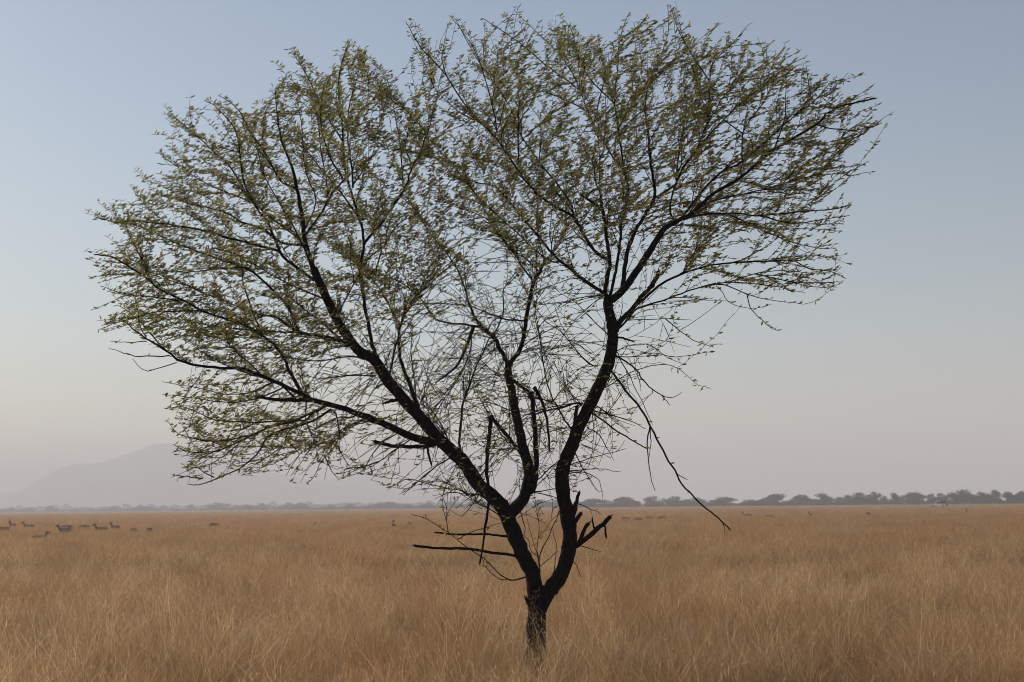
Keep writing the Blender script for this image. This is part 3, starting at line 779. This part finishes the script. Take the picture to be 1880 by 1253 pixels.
ORD = ['first', 'second', 'third', 'fourth', 'fifth', 'sixth', 'seventh', 'eighth', 'ninth', 'tenth', 'eleventh', 'twelfth', 'thirteenth', 'fourteenth', 'fifteenth', 'sixteenth', 'seventeenth', 'eighteenth', 'nineteenth', 'twentieth', 'twenty-first', 'twenty-second', 'twenty-third', 'twenty-fourth', 'twenty-fifth', 'twenty-sixth', 'twenty-seventh', 'twenty-eighth', 'twenty-ninth', 'thirtieth', 'thirty-first', 'thirty-second', 'thirty-third']
RIGHT = [(1880,903,40),(1849,904,30),(1825,901,26),(1803,905,30),(1762,901,56),(1727,907,24),(1711,907,20),(1680,905,48),(1640,906,22),(1623,912,20),(1605,904,22),(1573,906,42),(1541,914,30),(1510,907,40),(1470,910,44),(1430,908,58),(1378,919,52),(1325,914,56),(1277,915,34),(1240,913,44),(1199,912,36),(1145,914,54),(1092,917,60)]
for i, (px, top, wp) in enumerate(RIGHT):
    shape = 'broad spreading' if wp > 43 else ('narrow upright' if wp < 25 else 'rounded bushy')
    if top > 913: shape = 'low ' + shape
    place_tree(px, top - 1.5, wp * 1.38, 600 + (1880 - px) * .26 + random.uniform(-15, 15), f'{shape} grey green tree, {ORD[i]} from right end of the far tree line', 'trees in the right far tree line', i)
LEFT = [(6,937,24),(22,933,14),(51,934,30),(93,930,22),(207,932,24),(262,931,44),(352,928,18),(400,925,40),(450,929,42),(480,926,28),(527,925,24),(553,925,30),(608,929,16),(645,926,26),(708,924,60),(750,928,30),(786,925,34),(830,923,44),(872,922,40),(912,920,34),(952,921,40),(995,919,40),(1020,920,34)]
for i, (px, top, wp) in enumerate(LEFT):
    shape = 'broad' if wp > 36 else ('small narrow' if wp < 20 else 'rounded')
    place_tree(px, top - 2, wp * 1.35, 1550 - max(px - 250, 0) * .88 + random.uniform(-25, 25), f'{shape} pale hazy tree, {ORD[i]} from left end of the far tree line', 'trees in the left far tree line', i + 3)
# low scrub between the trees and a fainter wood behind: masses nobody could count
def scrub(name, label, segs, n, hmax, seed, size):
    r = random.Random(seed); cm = MB()
    for i in range(n):
        t = r.random(); px0, Y0, px1, Y1 = segs
        px = px0 + (px1 - px0) * t; Y = Y0 + (Y1 - Y0) * t + r.uniform(-12, 12)
        b = ground_at(px, Y); hh = hmax * (.45 + .55 * abs(noise.noise(Vector((px * .045, seed, 0)))) * 1.8)
        p = b + Vector((0, 0, hh * r.random() ** .8)); s = r.uniform(.5, 1.2) * size
        u = Vector((r.gauss(0, 1), r.gauss(0, 1), r.gauss(0, .7))).normalized(); tt = u.orthogonal().normalized(); k = len(cm.v)
        cm.v += [p - u * s, p + tt * s * .6, p + u * s, p - tt * s * .6 + u.cross(tt) * s * .4]; cm.f.append((k, k + 1, k + 2, k + 3))
    o = cm.build(name, M_far_leaf); tag(o, label, 'scrub', kind='stuff')
scrub('scrub', 'low grey green scrub under the right far tree line', (1040, 830, 1960, 610), 16000, 3.4, 1, .40)
scrub('scrub', 'low pale scrub under the left far tree line', (-80, 1580, 1060, 840), 16000, 4.2, 2, .6)
scrub('far_woods', 'faint bluish woods beyond the left tree line at the foot of the hill', (-200, 2100, 900, 1700), 14000, 12, 3, 1.2)

# ------------------------------------------------------------------ antelopes
def coat(name, back, male):
    m, t, p = mat(name); L = t.links.new
    tc = t.nodes.new('ShaderNodeTexCoord'); sx = t.nodes.new('ShaderNodeSeparateXYZ'); L(tc.outputs['Object'], sx.inputs[0])
    n = t.nodes.new('ShaderNodeTexNoise'); n.inputs['Scale'].default_value = 9; L(tc.outputs['Object'], n.inputs['Vector'])
    ad = t.nodes.new('ShaderNodeMath'); ad.operation = 'MULTIPLY_ADD'; L(n.outputs[0], ad.inputs[0]); ad.inputs[1].default_value = .06; L(sx.outputs[2], ad.inputs[2])
    r = t.nodes.new('ShaderNodeValToRGB'); r.color_ramp.interpolation = 'EASE'; e = r.color_ramp.elements
    e[0].position = .44; e[0].color = (*(Vector(back) * .9), 1); e[1].position = .46; e[1].color = (.4, .34, .27, 1)
    a = e.new(.53); a.color = (.4, .34, .27, 1); a = e.new(.58); a.color = (*back, 1)
    L(ad.outputs[0], r.inputs[0]); L(r.outputs[0], p.inputs['Base Color']); p.inputs['Roughness'].default_value = .85; p.inputs['Specular IOR Level'].default_value = .1
    return m
M_fawn = coat('fawn_coat', (.25, .15, .085), False); M_pale = coat('pale_coat', (.34, .215, .125), False); M_dark = coat('dark_coat', (.05, .038, .028), True); M_grey = coat('grey_brown_coat', (.15, .098, .064), False)
M_horn = simple('horn', (.03, .025, .02), .6, nscale=30)
def V(x, y, z): return Vector((x, y, z))
def antelope_mesh(pose):
    m = MB(); dz = -.40 if pose == 'lying' else 0
    up = V(0, 1, 0)
    m.tube([V(-.53, 0, .70 + dz), V(-.47, 0, .70 + dz), V(-.36, 0, .675 + dz), V(-.1, 0, .655 + dz), V(.18, 0, .635 + dz), V(.36, 0, .67 + dz), V(.46, 0, .71 + dz)], [.05, .12, .165, .185, .2, .15, .07], 14, flat=1.12, up=up)
    if pose == 'grazing': nk = [V(.34, 0, .69), V(.48, 0, .6), V(.6, 0, .45), V(.67, 0, .32)]; hd = [V(.64, 0, .36), V(.70, 0, .28), V(.75, 0, .19), V(.785, 0, .11), V(.79, 0, .085)]
    else: nk = [V(.33, 0, .69 + dz), V(.45, 0, .84 + dz), V(.53, 0, .98 + dz), V(.56, 0, 1.07 + dz)]; hd = [V(.52, 0, 1.085 + dz), V(.61, 0, 1.08 + dz), V(.69, 0, 1.04 + dz), V(.77, 0, .985 + dz), V(.80, 0, .965 + dz)]
    m.tube(nk, [.135, .09, .068, .06], 12, flat=1.1, up=up); m.tube(hd, [.045, .066, .052, .034, .02], 10, flat=1.1, up=up)
    h0 = hd[0]; ed = (hd[0] - hd[1]).normalized(); upv = V(0, 0, 1) if pose != 'grazing' else V(.7, 0, .6)
    for s in (-1, 1):
        p = h0 + V(0, s * .045, 0) + upv * .03; m.tube([p, p + V(0, s * .05, 0) + upv * .05 + ed * .03, p + V(0, s * .095, 0) + upv * .10 + ed * .05], [.016, .026, .006], 6)
    m.tube([V(-.5, 0, .76 + dz), V(-.57, 0, .70 + dz), V(-.585, 0, .58 + dz)], [.03, .026, .01], 6)
    if pose == 'lying':
        for s in (-1, 1):
            m.tube([V(.3, s * .1, .22), V(.42, s * .13, .06), V(.2, s * .13, .04)], [.07, .035, .022], 8)
            m.tube([V(-.34, s * .11, .24), V(-.1, s * .17, .1), V(-.36, s * .17, .05), V(-.15, s * .17, .03)], [.12, .06, .03, .022], 8)
    else:
        st = .10 if pose == 'walking' else 0
        for s in (-1, 1):
            k = s * st
            m.tube([V(.30, s * .085, .63), V(.31 + k * .3, s * .09, .45), V(.30 + k, s * .09, .27), V(.29 + k * 1.1, s * .09, .07), V(.31 + k * 1.1, s * .09, 0)], [.085, .05, .03, .021, .026], 9)
            m.tube([V(-.36, s * .085, .64), V(-.27 - k * .5, s * .1, .47), V(-.44 - k, s * .095, .28), V(-.42 - k * 1.1, s * .095, .07), V(-.395 - k * 1.1, s * .095, 0)], [.13, .08, .031, .022, .027], 9)
    o = bpy.data.objects.new('tmp', m.mesh('tmp')); scene.collection.objects.link(o)
    rm = o.modifiers.new('r', 'REMESH'); rm.mode = 'VOXEL'; rm.voxel_size = .018; rm.use_smooth_shade = True
    sm = o.modifiers.new('s', 'SMOOTH'); sm.iterations = 4; sm.factor = .5
    bpy.context.view_layer.update()
    me = bpy.data.meshes.new_from_object(o.evaluated_get(bpy.context.evaluated_depsgraph_get())); me.name = 'body'
    bpy.data.objects.remove(o); return me
def horn_mesh(s):
    m = MB(); P = []; n = 26
    for i in range(n + 1):
        t = i / n; a = t * 4.2 * 6.283 * s
        P.append(V(.56 - .17 * t + .022 * math.cos(a) * (1 - t * .6), s * (.03 + .17 * t) + .022 * math.sin(a) * (1 - t * .6), 1.13 + .50 * t))
    m.tube(P, [.02 * (1 - .75 * i / n) + .002 * (i % 2) for i in range(n + 1)], 7); me = m.mesh('horn', True); me.materials.append(M_horn); return me
AM = {}
for pose in ('standing', 'walking', 'grazing', 'lying'):
    b = antelope_mesh(pose)
    for nm, mt in (('fawn', M_fawn), ('dark', M_dark), ('grey', M_grey), ('pale', M_pale)):
        c = b.copy(); c.materials.clear(); c.materials.append(mt); AM[pose, nm] = c
HORN = {s: horn_mesh(s) for s in (-1, 1)}
# photo x, photo y of the back, pose, coat, facing (0 = right, 180 = left, 90 = away), horns, label
HERD = [
(8,966,'grazing','grey',170,0,'grey brown antelope half hidden in grass, nearest the left edge'),
(25,960.5,'standing','dark',250,1,'dark male antelope with tall spiral horns facing us at far left'),
(54,962,'standing','fawn',182,0,'pale fawn antelope with raised head, right of the horned male'),
(73,976,'walking','grey',10,0,'brown antelope nearest to us, below the left end of the herd'),
(120,967.5,'standing','fawn',178,0,'fawn antelope with head raised leftward, left end of the herd middle'),
(124,963,'grazing','fawn',20,0,'brown antelope behind the head-raised fawn one in mid herd'),
(141,971,'lying','fawn',205,0,'low fawn antelope lying in grass just before the black one'),
(155,962.5,'grazing','dark',185,0,'black antelope with head down in the thick of the herd'),
(187,965.5,'standing','fawn',180,0,'fawn antelope with alert head, right of the black antelope'),
(213,963.5,'walking','fawn',150,0,'fawn antelope facing away leftward, right of the herd middle'),
(246,967,'grazing','grey',75,0,'grey antelope seen from behind, second from the right end of the herd'),
(276,967.5,'grazing','dark',85,0,'dark antelope seen from behind at the right end of the herd'),
(394,959.5,'grazing','fawn',50,0,'single brown antelope grazing alone right of the left herd'),
(577,957,'grazing','fawn',100,0,'small pale antelope alone in the grass left of the tree'),
(709,966,'lying','grey',10,0,'dark antelope lying low in grass, left of the broken sticks'),
(722,954,'grazing','grey',95,0,'dark antelope standing behind the lying one left of the trunk'),
(751,957,'grazing','fawn',80,0,'tiny faint fawn antelope closest to the left side of the tree'),
(1148,947.5,'grazing','fawn',15,0,'faint antelope nearest the right side of the trunk'),
(1170,948.5,'grazing','fawn',185,0,'larger faint antelope, second one right of the trunk'),
(1192,946.8,'grazing','fawn',10,0,'faint small antelope, third one right of the trunk'),
(1213,947,'grazing','fawn',200,0,'faint small antelope just left of the long drooping twig'),
(1371,943,'standing','fawn',182,0,'antelope with raised head standing right of the long drooping twig'),
(1400,943.5,'grazing','fawn',90,0,'small faint antelope right of the one with raised head'),
(1412,944,'grazing','fawn',20,0,'faint grazing antelope, last of the group right of the drooping twig'),
(1488,941.5,'standing','grey',235,0,'brown antelope standing alone between drooping twig and white car'),
(1593,940,'grazing','dark',90,0,'tiny dark antelope left of the distant white car'),
(1772,936.5,'standing','fawn',265,0,'faint antelope standing upright just right of the white car'),
]
for px, py, pose, ct, face, horns, label in HERD:
    bh = .84 if pose != 'lying' else .62
    sc = random.uniform(.86, .95) * (.82 if py > 975 else 1)
    if 570 < px < 1700 and ct == 'fawn': ct = 'pale'
    Y = (2.0 - bh) * FPX / (py - horizon(px))
    o = empty('antelope', ground_at(px, Y), R(face)); tag(o, label, 'antelope', 'antelopes grazing on the plain')
    o.scale = (sc, sc, sc)
    b = bpy.data.objects.new('body', AM[pose, ct]); link(b, o)
    if pose == 'lying': b.location.z = 0.12
    if horns:
        for s in (-1, 1): link(bpy.data.objects.new('horn', HORN[s]), o)

# ------------------------------------------------------------------ the distant white vehicle
def vehicle():
    M_white = simple('white_paint', (.86, .85, .81), .35, nscale=1.5, namt=.04, spec=.5); M_glass = simple('dark_glass', (.015, .017, .018), .1, namt=.1, spec=.6)
    M_rub = simple('tyre_rubber', (.02, .02, .02), .9); M_rear = simple('dark_rear', (.045, .045, .042), .85); M_steel = simple('steel', (.5, .5, .5), .35, 1)
    M_lamp = simple('lamp_glass', (.7, .7, .68), .15, namt=.05)
    Y = 392; root = empty('off_road_car', ground_at(1723, Y), R(-32))
    tag(root, 'small white off-road car with dark rear end parked far off before the right trees', 'car')
    root.scale = (1.12, 1.1, 1.2)
    m = MB(); m.prism([(-1.95, .45), (1.85, .45), (1.9, .95), (.15, 1.0), (-.55, 1.04), (-1.9, .93), (-1.98, .75)], -.78, .78); m.build('body', M_white, root, bevel=.04)
    m = MB(); m.prism([(-.62, 1.035), (.55, 1.005), (.50, 1.60), (-.28, 1.60)], -.70, .70); cab = m.build('cabin', M_white, root, bevel=.03)
    m = MB(); m.prism([(-.40, 1.602), (.60, 1.602), (.58, 1.68), (-.30, 1.68)], -.74, .74); m.build('roof', M_white, root, bevel=.025)
    m = MB(); m.prism([(.552, .985), (1.86, .958), (1.74, 1.62), (.552, 1.66)], -.73, .73); m.build('rear_cabin', M_rear, root, bevel=.05)  # closed rear part of the cabin, plain dark grey
    for s in (-1, 1):
        m = MB(); y0, y1 = (.70, .712) if s > 0 else (-.712, -.70)
        m.prism([(-.46, 1.08), (.46, 1.06), (.42, 1.54), (-.22, 1.54)], y0, y1); m.build('side_window', M_glass, cab)
        m = MB(); m.prism([(-.5, .52), (.45, .52), (.45, .99), (-.5, 1.01)], .78 * s if s > 0 else -.795, .795 if s > 0 else -.78); d = m.build('door', M_white, root, bevel=.008)
        m = MB(); m.box((.34, s * .81, .88), (.08, .012, .015)); m.build('handle', M_steel, d)
        m = MB(); m.tube([V(-1.985, s * .55, .77), V(-2.01, s * .55, .77)], [.11, .10], 14); m.build('headlight', M_lamp, root)
        for x in (-1.25, 1.2):
            m = MB(); y = s * .70
            P = [V(x, y - .10, .36), V(x, y - .08, .36), V(x, y + .08, .36), V(x, y + .10, .36)]; m.tube(P, [.30, .36, .36, .30], 22); tw = m.build('wheel', M_rub, root)
            m = MB(); m.tube([V(x, y + s * .101, .36), V(x, y + s * .112, .36)], [.20, .18], 16); m.build('rim', M_steel, tw)
    m = MB(); m.prism([(-.602, 1.09), (-.30, 1.56), (-.312, 1.575), (-.625, 1.09)], -.60, .60); m.build('windscreen', M_glass, cab)
    m = MB(); m.box((-2.06, 0, .52), (.06, .76, .08)); m.build('bumper', M_rub, root, bevel=.02)
    m = MB(); m.box((-1.99, 0, .76), (.012, .36, .1)); m.build('grille', M_rub, root)
    m = MB(); m.tube([V(1.885, .1, .8), V(1.91, .1, .8), V(2.05, .1, .8), V(2.07, .1, .8)], [.26, .33, .33, .26], 20); m.build('spare_wheel', M_rub, root)
vehicle()

# ------------------------------------------------------------------ haze: one even box of air round everything, sky outside
def haze():
    m = bpy.data.materials.new('haze_air'); m.use_nodes = True; t = m.node_tree
    for n in list(t.nodes):
        if n.type != 'OUTPUT_MATERIAL': t.nodes.remove(n)
    pv = t.nodes.new('ShaderNodeVolumePrincipled'); pv.inputs['Density Attribute'].default_value = ''
    pv.inputs['Color'].default_value = (.87, .865, .88, 1); pv.inputs['Density'].default_value = 6.1e-4; pv.inputs['Anisotropy'].default_value = .05
    t.links.new(pv.outputs[0], t.nodes['Material Output'].inputs['Volume'])
    mb = MB(); mb.box((0, 0, 99), (7100, 7100, 100)); o = mb.build('haze', m)
    tag(o, 'thin pale dusty haze over the whole plain', 'haze', kind='stuff')
haze()
